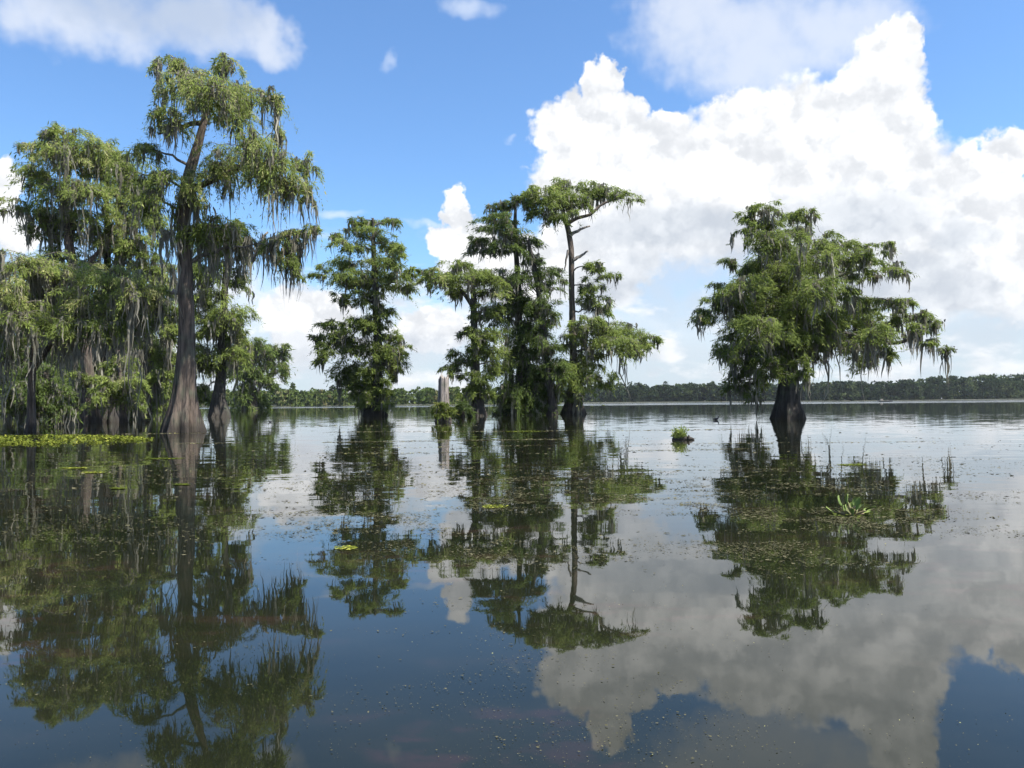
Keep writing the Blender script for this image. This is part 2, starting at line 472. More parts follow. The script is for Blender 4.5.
tree('bald_cypress', 'slim cypress behind, between the twin buttressed stem and the thick trunk', 88,
     [[(147, 419, 11), (147, 405, 7), (146, 370, 6), (147, 330, 5), (150, 290, 3), (152, 262, 2)]],
     [(150, 270, 16, 10), (164, 285, 14, 10), (140, 300, 16, 10), (164, 328, 14, 12), (154, 350, 16, 10), (166, 358, 12, 10), (138, 345, 14, 10),
      (160, 378, 14, 10), (146, 392, 14, 10), (164, 400, 12, 10), (172, 310, 12, 12), (160, 305, 14, 10)],
     GL, tone=.62, moss=1.8, moss_len=26, seed=7, dens=7.5)
# E behind A to the right
tree('bald_cypress', 'leaning dark stemmed cypress right of the thick trunk with a swollen base', 98,
     [[(219, 418, 28), (219, 412, 22), (219, 400, 14), (220.5, 380, 10), (223, 350, 9), (225, 310, 7), (228, 270, 5.5), (233, 240, 4), (237, 222, 2.5)]],
     [(204, 314, 17, 11), (234, 314, 20, 11, None, .45), (213, 326, 22, 9), (238, 334, 10, 10), (210, 350, 24, 10), (232, 352, 16, 8), (198, 364, 18, 12),
      (214, 248, 20, 11, None, .15), (236, 222, 12, 6, None, .3), (226, 236, 18, 9, None, .15), (240, 250, 12, 10, None, .2), (206, 276, 18, 12, None, .4), (236, 276, 12, 12, None, .2),
      (200, 390, 12, 10), (206, 296, 18, 10)],
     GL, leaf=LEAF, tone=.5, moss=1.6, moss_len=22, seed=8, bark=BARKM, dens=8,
     ropes=[(246, 250, 246, 290, 9), (204, 270, 204, 296, 7), (222, 260, 222, 300, 8), (212, 262, 212, 310, 6)])
# F distant rounded
tree('bald_cypress', 'distant rounded cypress cloaked to its foot, right of the leaning dark stem', 210,
     [[(250, 412, 18), (250, 405, 14), (250, 390, 9), (251, 365, 6), (252, 345, 3)]],
     [(250, 342, 18, 6), (266, 350, 14, 7), (280, 350, 9, 8), (259, 358, 22, 10), (278, 370, 10, 10), (240, 355, 14, 9), (250, 374, 16, 10),
      (250, 390, 13, 9), (258, 402, 10, 7), (242, 402, 10, 7), (234, 366, 12, 9), (264, 378, 10, 10)],
     GL, leaf=LEAF2, tone=.6, moss=1.4, moss_len=13, seed=9, dens=9)
# G
tree('bald_cypress', 'conical layered cypress standing alone left of the broken stump', 98,
     [[(375, 417, 29), (375.5, 411, 24), (376, 400, 16), (378, 370, 9.5), (378, 330, 8), (376, 290, 7), (374, 250, 5), (373, 218, 2)],
      [(366, 416, 10), (364, 400, 7), (368, 385, 4)]],
     [(393, 221, 10, 4), (356, 221, 9, 4), (373, 221, 12, 5), (371, 233, 20, 6), (337, 236, 9, 5), (350, 245, 18, 6), (387, 243, 16, 6), (399, 250, 8, 5),
      (352, 260, 22, 6), (384, 260, 20, 7), (321, 271, 9, 6), (349, 277, 24, 8), (374, 280, 24, 9), (402, 281, 18, 9), (412, 270, 7, 6), (340, 297, 9, 6, None, .3),
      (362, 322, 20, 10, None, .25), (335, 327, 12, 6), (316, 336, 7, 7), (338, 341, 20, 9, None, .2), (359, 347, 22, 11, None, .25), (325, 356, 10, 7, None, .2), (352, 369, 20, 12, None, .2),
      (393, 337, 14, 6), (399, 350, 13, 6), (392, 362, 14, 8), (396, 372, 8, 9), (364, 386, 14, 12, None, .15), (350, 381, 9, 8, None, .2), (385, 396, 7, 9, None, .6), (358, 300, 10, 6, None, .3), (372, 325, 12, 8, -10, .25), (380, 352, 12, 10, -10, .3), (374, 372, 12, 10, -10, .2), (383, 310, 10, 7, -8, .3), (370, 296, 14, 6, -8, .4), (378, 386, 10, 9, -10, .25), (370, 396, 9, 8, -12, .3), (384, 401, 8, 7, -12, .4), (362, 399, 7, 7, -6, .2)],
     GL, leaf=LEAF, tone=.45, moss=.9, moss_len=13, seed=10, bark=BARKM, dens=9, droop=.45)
# I
tree('bald_cypress', 'flat topped cypress at the left side of the central clump, behind the stump', 90,
     [[(478, 418, 23), (477, 408, 15), (476, 385, 10), (475, 340, 7.5), (474, 300, 6), (472, 275, 3)],
      [(475, 310, 5), (466, 296, 4), (455, 284, 2)]],
     [(431, 272, 11, 6), (456, 266, 16, 6), (446, 279, 20, 7), (471, 275, 20, 8), (489, 275, 18, 8), (460, 290, 14, 7), (493, 288, 14, 7), (424, 280, 6, 5),
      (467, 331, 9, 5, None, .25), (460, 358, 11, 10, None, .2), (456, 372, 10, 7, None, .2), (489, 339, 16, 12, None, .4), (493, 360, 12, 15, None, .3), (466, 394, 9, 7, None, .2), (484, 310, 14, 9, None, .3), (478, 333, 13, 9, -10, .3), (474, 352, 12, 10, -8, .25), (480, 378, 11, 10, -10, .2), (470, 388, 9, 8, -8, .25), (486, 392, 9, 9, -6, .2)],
     GL, leaf=LEAF, tone=.45, moss=1.2, moss_len=14, seed=11, bark=BARKM, dens=7.4, droop=.45)
# J
tree('bald_cypress', 'slender cypress in the middle of the central clump with moss fringed tiers', 95,
     [[(519, 418, 14), (519, 405, 10), (520, 360, 7), (519, 310, 6), (517, 260, 5), (515, 225, 4), (516, 200, 2)]],
     [(500, 206, 12, 6), (497, 226, 17, 7), (479, 236, 10, 6, None, .35), (482, 247, 13, 7, None, .3), (509, 232, 20, 8), (504, 248, 16, 7), (524, 202, 13, 6), (527, 242, 14, 8, None, .35),
      (515, 277, 24, 10, None, .35), (511, 295, 20, 9, None, .35), (504, 313, 20, 10, None, .35), (526, 306, 22, 10, None, .35), (518, 328, 24, 11, None, .3), (508, 218, 14, 7)],
     GL, leaf=LEAF2, tone=.45, moss=1.4, moss_len=15, seed=12, bark=BARKM, dens=7.4, droop=.45)
# K
tree('bald_cypress', 'leaning dark cypress wedged in the central clump between the slender and bare stems', 93,
     [[(553, 417, 14), (552, 400, 8), (547, 365, 6.5), (544, 331, 6), (538, 285, 5.5), (533, 262, 5), (528, 240, 3)]],
     [(544, 272, 15, 7, None, .3), (548, 285, 13, 7, None, .3), (540, 305, 19, 9, None, .35), (549, 318, 17, 9), (529, 335, 19, 10, None, .3), (546, 345, 16, 10), (534, 258, 14, 7, None, .3),
      (540, 362, 16, 10, None, .3), (556, 368, 13, 10)],
     GL, leaf=LEAF2, tone=.42, moss=1.3, moss_len=16, seed=13, bark=BARKM, dens=7.4, droop=.45)
# L
tree('bald_cypress', 'tall cypress with a long bare stem and flat umbrella top, central clump', 96,
     [[(573, 416, 27), (573, 410, 20), (573, 395, 11), (573, 360, 7.5), (571.5, 302, 5.8), (571, 251, 5.6), (568, 229, 5.4), (563, 212, 4.2), (558, 196, 3)],
      [(584, 416, 8), (579, 400, 5), (575, 385, 3)],
      [(567, 224, 4.5), (578, 217, 3.4), (592, 215, 3), (598, 206, 2.5), (610, 200, 2.1), (624, 198, 1.5)]],
     [(567, 184, 19, 5), (542, 191, 15, 6), (556, 199, 22, 10), (587, 188, 24, 7), (606, 193, 16, 6), (622, 195, 11, 4), (633, 197, 7, 3), (542, 205, 15, 9),
      (558, 213, 18, 8), (574, 202, 18, 8), (531, 197, 10, 8),
      (589, 264, 11, 5), (598, 273, 9, 8), (614, 275, 6, 4), (589, 284, 11, 8), (593, 298, 12, 10), (600, 309, 11, 7), (586, 321, 16, 7), (607, 329, 18, 9),
      (633, 331, 20, 9), (653, 340, 9, 5), (640, 348, 17, 8), (618, 342, 20, 10), (593, 335, 20, 10), (575, 362, 18, 9), (603, 376, 11, 11), (576, 380, 18, 11, None, .6), (557, 368, 13, 9),
      (590, 358, 14, 9), (570, 338, 12, 8, -8), (574, 374, 13, 9, -10), (566, 392, 10, 8, -8, .4), (580, 396, 9, 7, -8, .4)],
     GL, leaf=LEAF, tone=.45, moss=1.1, moss_len=15, seed=14, dens=7.0, droop=.5,
     stubs=[[(570, 236, 4), (578, 230, 3), (590, 226, 1.6)], [(573, 260, 4), (580, 256, 3), (588, 251, 1.6)], [(568, 250, 2.6), (566, 262, 2), (565, 271, 1)]],
     ropes=[(608, 338, 608, 372, 6), (632, 340, 632, 366, 6), (584, 330, 584, 372, 6)])
# dark vine-covered mass in the clump
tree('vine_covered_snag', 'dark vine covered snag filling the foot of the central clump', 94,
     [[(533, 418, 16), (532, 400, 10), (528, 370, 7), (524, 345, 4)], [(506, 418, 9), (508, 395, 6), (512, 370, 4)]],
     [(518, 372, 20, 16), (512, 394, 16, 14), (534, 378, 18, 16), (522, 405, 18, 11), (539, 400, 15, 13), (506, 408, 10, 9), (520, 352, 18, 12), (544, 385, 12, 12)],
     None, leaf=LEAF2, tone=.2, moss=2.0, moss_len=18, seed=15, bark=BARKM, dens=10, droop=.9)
# M right
MP = [(765, 206, 15, 6), (751, 213, 11, 7), (805, 213, 13, 6), (791, 216, 13, 6), (748, 225, 11, 6), (768, 226, 17, 8), (795, 230, 17, 8), (761, 240, 17, 9), (781, 241, 19, 9),
      (825, 236, 11, 6), (815, 246, 23, 9), (731, 262, 11, 6), (748, 268, 15, 9), (775, 257, 23, 10), (802, 260, 23, 11), (842, 247, 15, 8), (850, 257, 19, 8), (880, 247, 13, 5),
      (866, 257, 15, 6), (895, 265, 8, 5), (880, 272, 17, 5), (829, 274, 21, 9), (856, 270, 13, 6), (724, 290, 13, 8), (741, 288, 19, 9), (765, 284, 23, 11), (792, 284, 25, 11),
      (815, 288, 21, 10), (708, 309, 12, 7), (701, 318, 7, 7), (734, 307, 19, 10), (758, 307, 23, 12), (785, 307, 25, 12), (815, 304, 23, 10), (839, 311, 21, 10), (863, 304, 21, 8),
      (889, 304, 17, 7), (906, 302, 9, 5), (870, 318, 25, 9), (892, 318, 13, 8), (741, 325, 20, 11), (765, 329, 24, 12), (795, 325, 25, 12), (822, 338, 21, 9), (849, 331, 21, 10),
      (873, 335, 19, 10), (731, 342, 16, 10, None, .3), (754, 348, 22, 11, None, .3), (741, 366, 16, 12, None, .2), (738, 382, 12, 9, None, .2), (758, 379, 13, 11, None, .2), (866, 360, 12, 12, None, .3),  # low tones on the lower pads paint crown self-shadow into the leaves
      (885, 350, 9, 10, None, .4), (926, 319, 9, 6), (919, 313, 9, 4), (910, 325, 7, 5), (934, 323, 6, 5), (930, 342, 8, 4), (944, 349, 6, 5), (776, 345, 20, 12, None, .25), (806, 352, 16, 10, None, .25),
      (920, 332, 8, 5, None, .3), (790, 296, 20, 10), (770, 365, 14, 12, None, .15),
      (785, 330, 22, 12, -22, .45), (800, 342, 18, 11, -26, .35), (772, 310, 22, 11, -24), (795, 312, 22, 11, -28), (775, 352, 15, 11, -18, .2), (812, 318, 20, 10, -18), (760, 300, 20, 10, -14),
      (785, 270, 22, 10, -14), (800, 290, 20, 10, -20), (835, 320, 20, 10, -14), (820, 325, 16, 10), (852, 345, 12, 10, None, .3), (745, 355, 16, 12, None, .2), (752, 395, 8, 6, None, .15),
      (728, 352, 12, 9, None, .25), (782, 368, 12, 8, -16, .2), (806, 366, 10, 9, None, .2), (716, 300, 12, 7), (760, 265, 18, 9), (880, 325, 14, 8), (846, 292, 18, 8), (812, 262, 18, 8)]
tree('bald_cypress', 'broad solitary cypress on the right with a thick dark trunk and one long low bough', 64,
     [[(788, 420, 36), (788, 413, 32), (788, 405, 23), (789, 392, 20), (790, 375, 18.5), (789, 355, 17), (787, 330, 12), (782, 295, 8), (776, 260, 6), (770, 230, 4), (766, 208, 2)],
      [(790, 345, 12), (812, 334, 8), (840, 332, 6), (870, 340, 5), (895, 344, 4), (908, 340, 3), (924, 334, 2)],
      [(788, 335, 10), (768, 322, 7), (745, 310, 5), (722, 300, 3)],
      [(785, 310, 9), (808, 290, 6), (836, 276, 4), (862, 268, 3)]],
     MP, GL, leaf=LEAF, tone=.44, moss=1.25, moss_len=19, seed=16, bark=BARKM, dens=6.6, droop=.55, depth=.8,
     ropes=[(856, 345, 856, 372, 8), (874, 345, 874, 376, 9), (882, 330, 882, 362, 8), (890, 325, 890, 350, 6), (910, 330, 910, 352, 6), (904, 335, 904, 350, 5), (842, 342, 842, 368, 6),
            (826, 345, 826, 372, 5), (897, 262, 897, 284, 2), (838, 250, 838, 270, 6), (866, 258, 866, 272, 6), (735, 345, 735, 380, 8), (750, 355, 750, 395, 9), (940, 348, 940, 360, 3), (930, 346, 930, 358, 4)])
# fillers far behind the left group
tree('bald_cypress', 'hazy green cypress far behind the low left crown, at the left edge', 125,
     [[(8, 415, 9), (8, 400, 6), (8, 370, 4), (9, 345, 2)]],
     [(6, 350, 16, 10), (18, 365, 16, 10), (-6, 372, 16, 12), (10, 385, 20, 11), (24, 395, 14, 10), (2, 402, 18, 9), (-22, 390, 16, 14)],
     'cypresses far behind the left group', leaf=LEAF, tone=.75, moss=1.0, moss_len=10, seed=17, dens=8)
tree('bald_cypress', 'hazy green cypress far behind, in the gap left of the thick trunk', 140,
     [[(158, 413, 9), (158, 400, 6), (158, 370, 4), (158, 345, 2)]],
     [(158, 350, 14, 9), (150, 365, 16, 10), (168, 368, 14, 10), (140, 385, 16, 11), (160, 388, 18, 11), (172, 392, 14, 11), (132, 400, 16, 8), (152, 402, 18, 8)],
     'cypresses far behind the left group', leaf=LEAF2, tone=.6, moss=1.0, moss_len=10, seed=18, dens=8)
tree('bald_cypress', 'hazy green cypress far behind, seen between the left buttressed stems', 130,
     [[(76, 414, 9), (76, 400, 6), (76, 360, 4), (76, 330, 2)]],
     [(76, 335, 16, 10), (64, 352, 16, 11), (90, 356, 16, 11), (70, 374, 20, 11), (96, 384, 16, 11), (58, 392, 18, 11), (80, 398, 20, 10), (108, 400, 14, 9)],
     'cypresses far behind the left group', leaf=LEAF2, tone=.45, moss=1.0, moss_len=10, seed=19, dens=8)

for k, (x, lab) in enumerate([(24, 'mossy cypress behind the left edge trunk, its dark crown meeting the low bright one'), (128, 'mossy cypress filling the dark gap behind the twin buttressed stem'), (62, 'mossy cypress behind, between the left edge stem and the pale barked one')]):
    tree('bald_cypress', lab, 96+8*k, [[(x, 417, 12), (x, 405, 8), (x+1, 370, 6), (x-1, 330, 5), (x, 295, 2)]],
         [(x, 292, 22, 11), (x-20, 306, 20, 12), (x+20, 308, 20, 12), (x, 322, 24, 12), (x-22, 338, 20, 12), (x+18, 340, 20, 12), (x, 356, 24, 12), (x-20, 372, 20, 12), (x+20, 376, 20, 12), (x, 390, 22, 12), (x-16, 402, 14, 8), (x+16, 403, 14, 8)],
         'cypresses far behind the left group', leaf=LEAF2, tone=.35, moss=1.6, moss_len=22, seed=50+k, dens=5.5, bark=BARKM)

# ------------------------------------------------------------------ broken stump
def stump():
    d = 65.0; pxm = d/F_PX; rng = np.random.default_rng(5)
    b = P(443, 421, d); b[2] = 0
    root = thing('broken_stump', b, 'pale weathered broken trunk with jagged top and weeds round its foot', 'stump')
    sides = 40
    a = np.linspace(0, 2*math.pi, sides, endpoint=False)
    top = P(443, 372, d)[2]
    zs = np.concatenate([[-0.4, 0.0], np.linspace(0.25, top*0.86, 16), [top]])
    V = []
    spike = np.interp(a/(2*math.pi)*10 % 1, [0, .3, .5, .75, 1], [1.0, .2, .75, .15, 1.0])*(0.55+0.45*np.sin(a*3+1))
    for i, z in enumerate(zs):
        h = max(z, 0)/top
        r = pxm*(4.5 + 3.8*math.exp(-h*3.2))*(1+0.07*np.cos(7*a+0.6+z*.15)+0.05*np.cos(13*a+2)+0.04*rng.normal(0, .4, sides))
        zz = np.full(sides, z)
        if i == len(zs)-1:
            zz = top*0.86 + (top*1.0-top*0.86)*np.clip(spike+rng.uniform(-.15, .15, sides), -.2, 1.1)
            r = r*0.97
        V.append(np.stack([np.cos(a)*r + 0.02*z, np.sin(a)*r, zz], -1))
    # inner hollow
    V.append(np.stack([np.cos(a)*pxm*2.6, np.sin(a)*pxm*2.6, np.full(sides, top*0.72)], -1))
    n = len(V); V = np.concatenate(V+[np.array([[0, 0, top*0.70]])])
    i = np.arange(n-1)[:, None]*sides; j = np.arange(sides)[None]; k = (j+1) % sides
    q = np.stack([i+j, i+k, i+sides+k, i+sides+j], -1).reshape(-1, 4)
    cap = np.stack([np.full(sides, n*sides), (n-1)*sides+np.arange(sides), (n-1)*sides+(np.arange(sides)+1) % sides], -1)
    build('trunk', V, [q, cap], DEADW, root)
    fo, tw = Acc(), Acc()
    for (x, y, rx, ry, tn) in [(438, 404, 5, 5, .7), (446, 407, 6, 6, .6), (440, 412, 6, 5, .45), (451, 411, 5, 5, .4), (436, 410, 4, 4, .6)]:
        c = P(x, y, d-1.0)
        pad_foliage(fo, tw, c-b, rx*pxm, ry*pxm, int(12*rx*ry), 3.4*pxm, rng, .4, tn)
    V, f, tn = fo.get()
    build('weeds', V, f, LEAFY, root, tint=tn)
stump()

# small dark root clump just right of stump
tree('cypress_sapling', 'tiny dark shrub on the water between the broken stump and the central clump', 84,
     [[(463, 418, 5), (463, 410, 3), (463, 402, 2)]],
     [(462, 404, 6, 6), (459, 411, 5, 5), (467, 408, 6, 6)], None, leaf=LEAF2, tone=.2, moss=1.0, moss_len=8, seed=21, dens=10)

# ------------------------------------------------------------------ far forest
def forest(name, label, xr, dfun, hfun, n, mat, seed, quad, per=130, var=.3):
    rng = np.random.default_rng(seed); acc = Acc()
    px = rng.uniform(xr[0], xr[1], n)
    for x in px:
        d = dfun(x)+rng.uniform(0, 90)
        lo = float(fbm2(np.array([x*.021+seed]), np.array([seed*1.7]), seed, 3)[0])
        H = max(3.5, hfun(x)*d/F_PX*(rng.beta(2.2, 1.8)*.55+.5)*(.84+.34*lo))
        tn0 = rng.normal(.42, .26) + (.2 if lo > .55 else 0)
        g = P(x, 403, d); g[2] = 0
        W = H*rng.uniform(0.26, 0.5)
        k = rng.integers(5, 9)
        cl = np.stack([rng.normal(0, W*.55, k), rng.normal(0, W*.5, k), H*rng.uniform(0.05, 0.92, k)], -1)
        cl[0, 2] = H*.93; cl[0, :2] *= .4
        i = rng.integers(0, k, per)
        v = norm(rng.normal(0, 1, (per, 3)))
        rr = W*0.5*rng.uniform(.55, 1.0, per)*(1.15-0.5*cl[i, 2]/H)
        pos = g + cl[i] + v*rr[:, None]*np.array([1, 1, .62])
        pos[:, 2] = np.clip(pos[:, 2], 0.1, None)
        dr = norm(v*.4+rng.normal(0, .7, (per, 3))); sd = norm(np.cross(dr, v+rng.normal(0, .4, (per, 3))))
        ln = quad*rng.uniform(.6, 1.5, per)
        V, q = quads_from(pos-dr*(ln*.5)[:, None], dr, sd, ln, ln*.75)
        acc.add(V, q, None, np.repeat(np.clip(rng.normal(0, .1, per)+tn0, 0, 1), 4))
        if rng.uniform() < .35:      # pale bare stems
            V, q, cp = tube(g+np.array([[0, -W*.4, 0], [0.2, -W*.4, H*.35], [0, -W*.2, H*.7]]), [.35, .28, .15], 4)
            acc.add(V, q, cp, 0.92)
    V, f, tn = acc.get()
    return tag(build(name, V, f, mat, tint=tn), label, 'forest', kind='stuff')
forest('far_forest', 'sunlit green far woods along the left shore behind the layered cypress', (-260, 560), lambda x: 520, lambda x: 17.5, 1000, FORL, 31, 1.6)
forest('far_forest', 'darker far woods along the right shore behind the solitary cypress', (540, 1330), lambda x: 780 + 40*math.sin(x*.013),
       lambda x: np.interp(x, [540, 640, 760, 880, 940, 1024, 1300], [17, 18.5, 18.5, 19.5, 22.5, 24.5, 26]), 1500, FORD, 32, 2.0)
# emergent trees above the far woods
def emergent(x, ytop, d, label, mat, seed, w=6):
    rng = np.random.default_rng(seed); pxm = d/F_PX
    g = P(x, 403, d); g[2] = 0; H = P(x, ytop, d)[2]
    root = thing('emergent_tree', g, label, 'tree', 'trees rising above the far woods')
    V, q, cp = tube(np.array([[0, 0, -.3], [0.1, 0, H*.5], [0, 0, H*.95]]), [.45, .3, .1], 8)
    build('trunk', V, [q, cp], BARKD, root, smooth=True)
    per = 420; t = rng.uniform(.55, 1, per)
    v = norm(rng.normal(0, 1, (per, 3)))
    lay = np.round(t*7)/7
    pos = v*np.array([1, 1, .3])*(w*pxm*.5*(1.15-lay**4*.6)*rng.uniform(.3, 1, per))[:, None]
    pos[:, 2] += H*lay
    dr = norm(v+rng.normal(0, .5, (per, 3))); sd = norm(np.cross(dr, rng.normal(0, 1, (per, 3))))
    ln = rng.uniform(.8, 1.8, per)
    V, q = quads_from(pos, dr, sd, ln, ln*.6)
    build('crown', V, [q], mat, root, tint=np.repeat(np.clip(rng.normal(.4, .2, per), 0, 1), 4))
emergent(293, 384, 560, 'thin pine rising above the left woods, right of the distant rounded cypress', FORL, 1, 4)
emergent(276, 386, 560, 'dark domed tree above the left woods touching the distant rounded cypress', FORD, 2, 10)
emergent(333, 387, 570, 'dark domed tree above the woods just left of the layered cypress', FORD, 3, 9)
emergent(666, 382.5, 830, 'tall dark tree above the woods left of the solitary cypress', FORD, 4, 7)
emergent(640, 384, 830, 'pale green tree above the woods just right of the central clump', FORL, 5, 9)
emergent(956, 377, 830, 'flat topped tree above the right woods beyond the long low bough', FORD, 6, 8)

# ------------------------------------------------------------------ setting: lake and far shore
def sheet(name, pts, mat, kind='structure'):
    me = D.meshes.new(name); me.from_pydata([tuple(p) for p in pts], [], [tuple(range(len(pts)))]); me.materials.append(mat); me.update()
    o = D.objects.new(name, me); COL.objects.link(o); o['kind'] = kind
    return o

def water_mat():
    m, t = new_mat('lake_water')
    g = t.n('ShaderNodeNewGeometry').outputs['Position']
    y = t.n('ShaderNodeSeparateXYZ', {0: g}).outputs[1]
    # ripples: surface slope straight from noise, so it stays right at any distance
    n1 = t.noise(t.vm('MULTIPLY', g, (0.55, 1.5, 1)), 1.0, 3.0, .55)
    n2 = t.noise(t.vm('MULTIPLY', g, (2.2, 4.0, 1)), 1.0, 2.0, .5)
    c = t.vm('SUBTRACT', t.vm('ADD', n1.outputs['Color'], t.vm('MULTIPLY', n2.outputs['Color'], (.5, .5, .5))), (.75, .75, .75))
    calm = t.ramp(y, 3.0, 22.0, 0.011, 0.030)
    br = t.noise(t.vm('MULTIPLY', g, (0.004, 0.02, 1)), 1.0, 2.0).outputs[0]
    yw = t.m('ADD', y, t.m('MULTIPLY', t.m('SUBTRACT', br, .5), 120.0))
    breeze = t.ramp(yw, 265.0, 330.0, 0.0, 0.30)
    patch = t.m('MULTIPLY', t.ramp(br, .55, .7), 0.012)
    amp = t.m('ADD', t.m('ADD', calm, patch), breeze)
    sl = t.vm('MULTIPLY', c, t.n('ShaderNodeCombineXYZ', {0: t.m('MULTIPLY', amp, .6), 1: amp, 2: 0.0}).outputs[0])
    nrm = t.vm('NORMALIZE', t.vm('ADD', sl, (0, 0, 1)))
    w1 = t.noise(t.vm('MULTIPLY', g, (0.35, 0.5, 1)), 1.0, 5.0, .6).outputs[0]
    w2 = t.noise(t.vm('MULTIPLY', g, (2.5, 4.0, 1)), 1.0, 5.0, .65).outputs[0]
    col = t.mix(t.ramp(w1, .35, .7), rgb((0.0065, 0.0085, 0.0045)), rgb((0.0135, 0.0145, 0.0075)))
    sub = t.m('MULTIPLY', t.ramp(w1, .50, .60), t.ramp(w2, .47, .62))
    col = t.mix(t.m('MULTIPLY', sub, .75), col, rgb((0.024, 0.015, 0.011)))       # weed beds just under the surface
    p = t.n('ShaderNodeBsdfPrincipled', {'Base Color': col, 'Roughness': t.ramp(yw, 265., 330., .015, .12), 'IOR': 1.333, 'Normal': nrm})
    t.n('ShaderNodeOutputMaterial', {'Surface': p.outputs[0]})
    return m
sheet('lake_water', [(-1650, -70, 0), (1650, -70, 0), (1650, 1200, 0), (-1650, 1200, 0)], water_mat())
GRD = plain_mat('bank_earth', (0.03, 0.035, 0.02), (0.06, 0.06, 0.035), .2, .95)
def bank(name, x0, x1, d0, d1):
    xs = np.linspace(x0, x1, 60); V = []; f = []
    rng = np.random.default_rng(3)
    for i, x in enumerate(xs):
        w = rng.normal(0, 4)
        V += [(x, d0+w, -.5), (x, d0+w+1.5, .35), (x, d1, 1.5), (x, d1, -.5)]
    for i in range(len(xs)-1):
        b = i*4
        for k in range(3):
            f.append((b+k, b+4+k, b+5+k, b+1+k))
    me = D.meshes.new(name); me.from_pydata(V, [], f); me.materials.append(GRD); me.update()
    o = D.objects.new(name, me); COL.objects.link(o); o['kind'] = 'structure'
bank('shore_ground', -700, 22, 516, 640)
bank('shore_ground', 22, 1000, 735, 1000)

# ------------------------------------------------------------------ floating vegetation
WEED = leaf_mat('floating_weed', (0.040, 0.040, 0.020), (0.175, 0.160, 0.100), (0.34, 0.33, 0.13), .1)
YELL = leaf_mat('yellow_green_pads', (0.045, 0.065, 0.012), (0.18, 0.20, 0.032), (0.36, 0.36, 0.07), .2)

def ground_np(px, py):
    v = fw[None] + np.outer((px-CX)/F_PX, RV) - np.outer((py-CY)/F_PX, UV)
    return CAM[None] + v*(-CAM_H/v[:, 2])[:, None]

def flat_leaves(pos, ln, wd, rng, tilt=.06):
    n = len(pos); a = rng.normal(0, .55, n) + np.where(rng.uniform(size=n) < .25, math.pi/2, 0)
    dr = np.stack([np.cos(a), np.sin(a), rng.normal(0, tilt, n)], -1)
    sd = norm(np.stack([-np.sin(a), np.cos(a), rng.normal(0, tilt, n)], -1))
    return quads_from(pos-dr*(ln*.5)[:, None], dr, sd, ln, wd)

def floating_weed():
    rng = np.random.default_rng(77); acc = Acc()
    N = 700000
    px = rng.uniform(-60, 1084, N)
    py = 424 + 344*rng.uniform(0, 1, N)**1.25
    g = ground_np(px, py)
    d = g[:, 1]
    cl = fbm2(g[:, 0]*.45+50, g[:, 1]*.5+20, 3)          # big clumps
    fi = fbm2(g[:, 0]*2.2+9, g[:, 1]*3.0+4, 8)
    hor = 402.3 - (px-512)*.0087
    yy = py-hor+402
    dens = np.interp(yy, [424, 436, 455, 480, 560, 610, 640, 700, 768], [.05, .10, .34, .80, .60, .32, .17, .11, .08])
    # thinner toward the open left water, thicker under the solitary tree and the clump
    bl = np.exp(-((px-800)/110)**2-((yy-530)/60)**2)*.95 + np.exp(-((px-520)/170)**2-((yy-525)/50)**2)*.75
    dens = dens*(.36+bl*1.3)
    dens = np.where((px < 330) & (yy > 540), dens*.25, dens)
    p = dens*np.clip((cl-.38)*5, 0, 1)*np.clip((fi-.40)*4.5, 0.02, 1)
    k = rng.uniform(size=N) < p
    g, d = g[k], d[k]; n = len(g)
    g[:, 2] = .004+rng.uniform(0, .006, n)
    ln = np.clip(np.exp(rng.normal(.62, .5, n)), .7, 6.5)*np.minimum(np.maximum(d, 3.2), 26)/F_PX*(.5+.5*np.clip(d/10, 0, 1))
    V, q = flat_leaves(g, ln, ln*rng.uniform(.3, .8, n), rng, .10)
    acc.add(V, q, None, np.repeat(np.clip(rng.beta(2, 3, n)*.95, 0, 1), 4))
    # windrows: thin drift lines of debris
    for (y0, xa, xb, dn) in [(431, 60, 760, 1500), (440, 210, 700, 1500), (446, 280, 1060, 700), (451, 330, 760, 900), (425, 300, 640, 350)]:
        x = rng.uniform(xa, xb, dn)
        gg = ground_np(np.array([512.0]), np.array([y0-0.0]))[0]
        X = ground_np(x, np.full(dn, float(y0)))
        Y = gg[1]*(1+.02*np.sin(X[:, 0]*.16+y0)+.012*(fbm2(X[:, 0]*.6+y0, X[:, 0]*0)-.5)+rng.normal(0, .008, dn))
        keep = fbm2(X[:, 0]*.25+y0*3, X[:, 0]*0+y0, 5) > .42
        pos = np.stack([X[:, 0], Y, np.full(dn, .008)], -1)[keep]; nn = len(pos)
        ln = rng.uniform(1.2, 4.5, nn)*Y[keep]/F_PX
        V, q = flat_leaves(pos, ln, ln*rng.uniform(.3, .7, nn), rng)
        acc.add(V, q, None, np.repeat(np.clip(rng.normal(.55, .2, nn), 0, 1), 4))
    # small bright leaf specks
    N = 1400
    px = rng.uniform(0, 1024, N); py = 520+248*rng.uniform(0, 1, N)
    g = ground_np(px, py); kk = fbm2(g[:, 0]*1.4, g[:, 1]*1.4+70, 4) > .60
    g = g[kk]; n = len(g); g[:, 2] = .01
    ln = rng.uniform(.7, 2.0, n)*g[:, 1]/F_PX
    V, q = flat_leaves(g, ln, ln*rng.uniform(.5, 1, n), rng, .25)
    acc.add(V, q, None, np.repeat(rng.uniform(.6, 1, n), 4))
    V, f, tn = acc.get()
    tag(build('floating_weed', V, f, WEED, tint=tn), 'brownish weed fragments drifting in patches and lines across the calm water', 'weed', kind='stuff')
floating_weed()

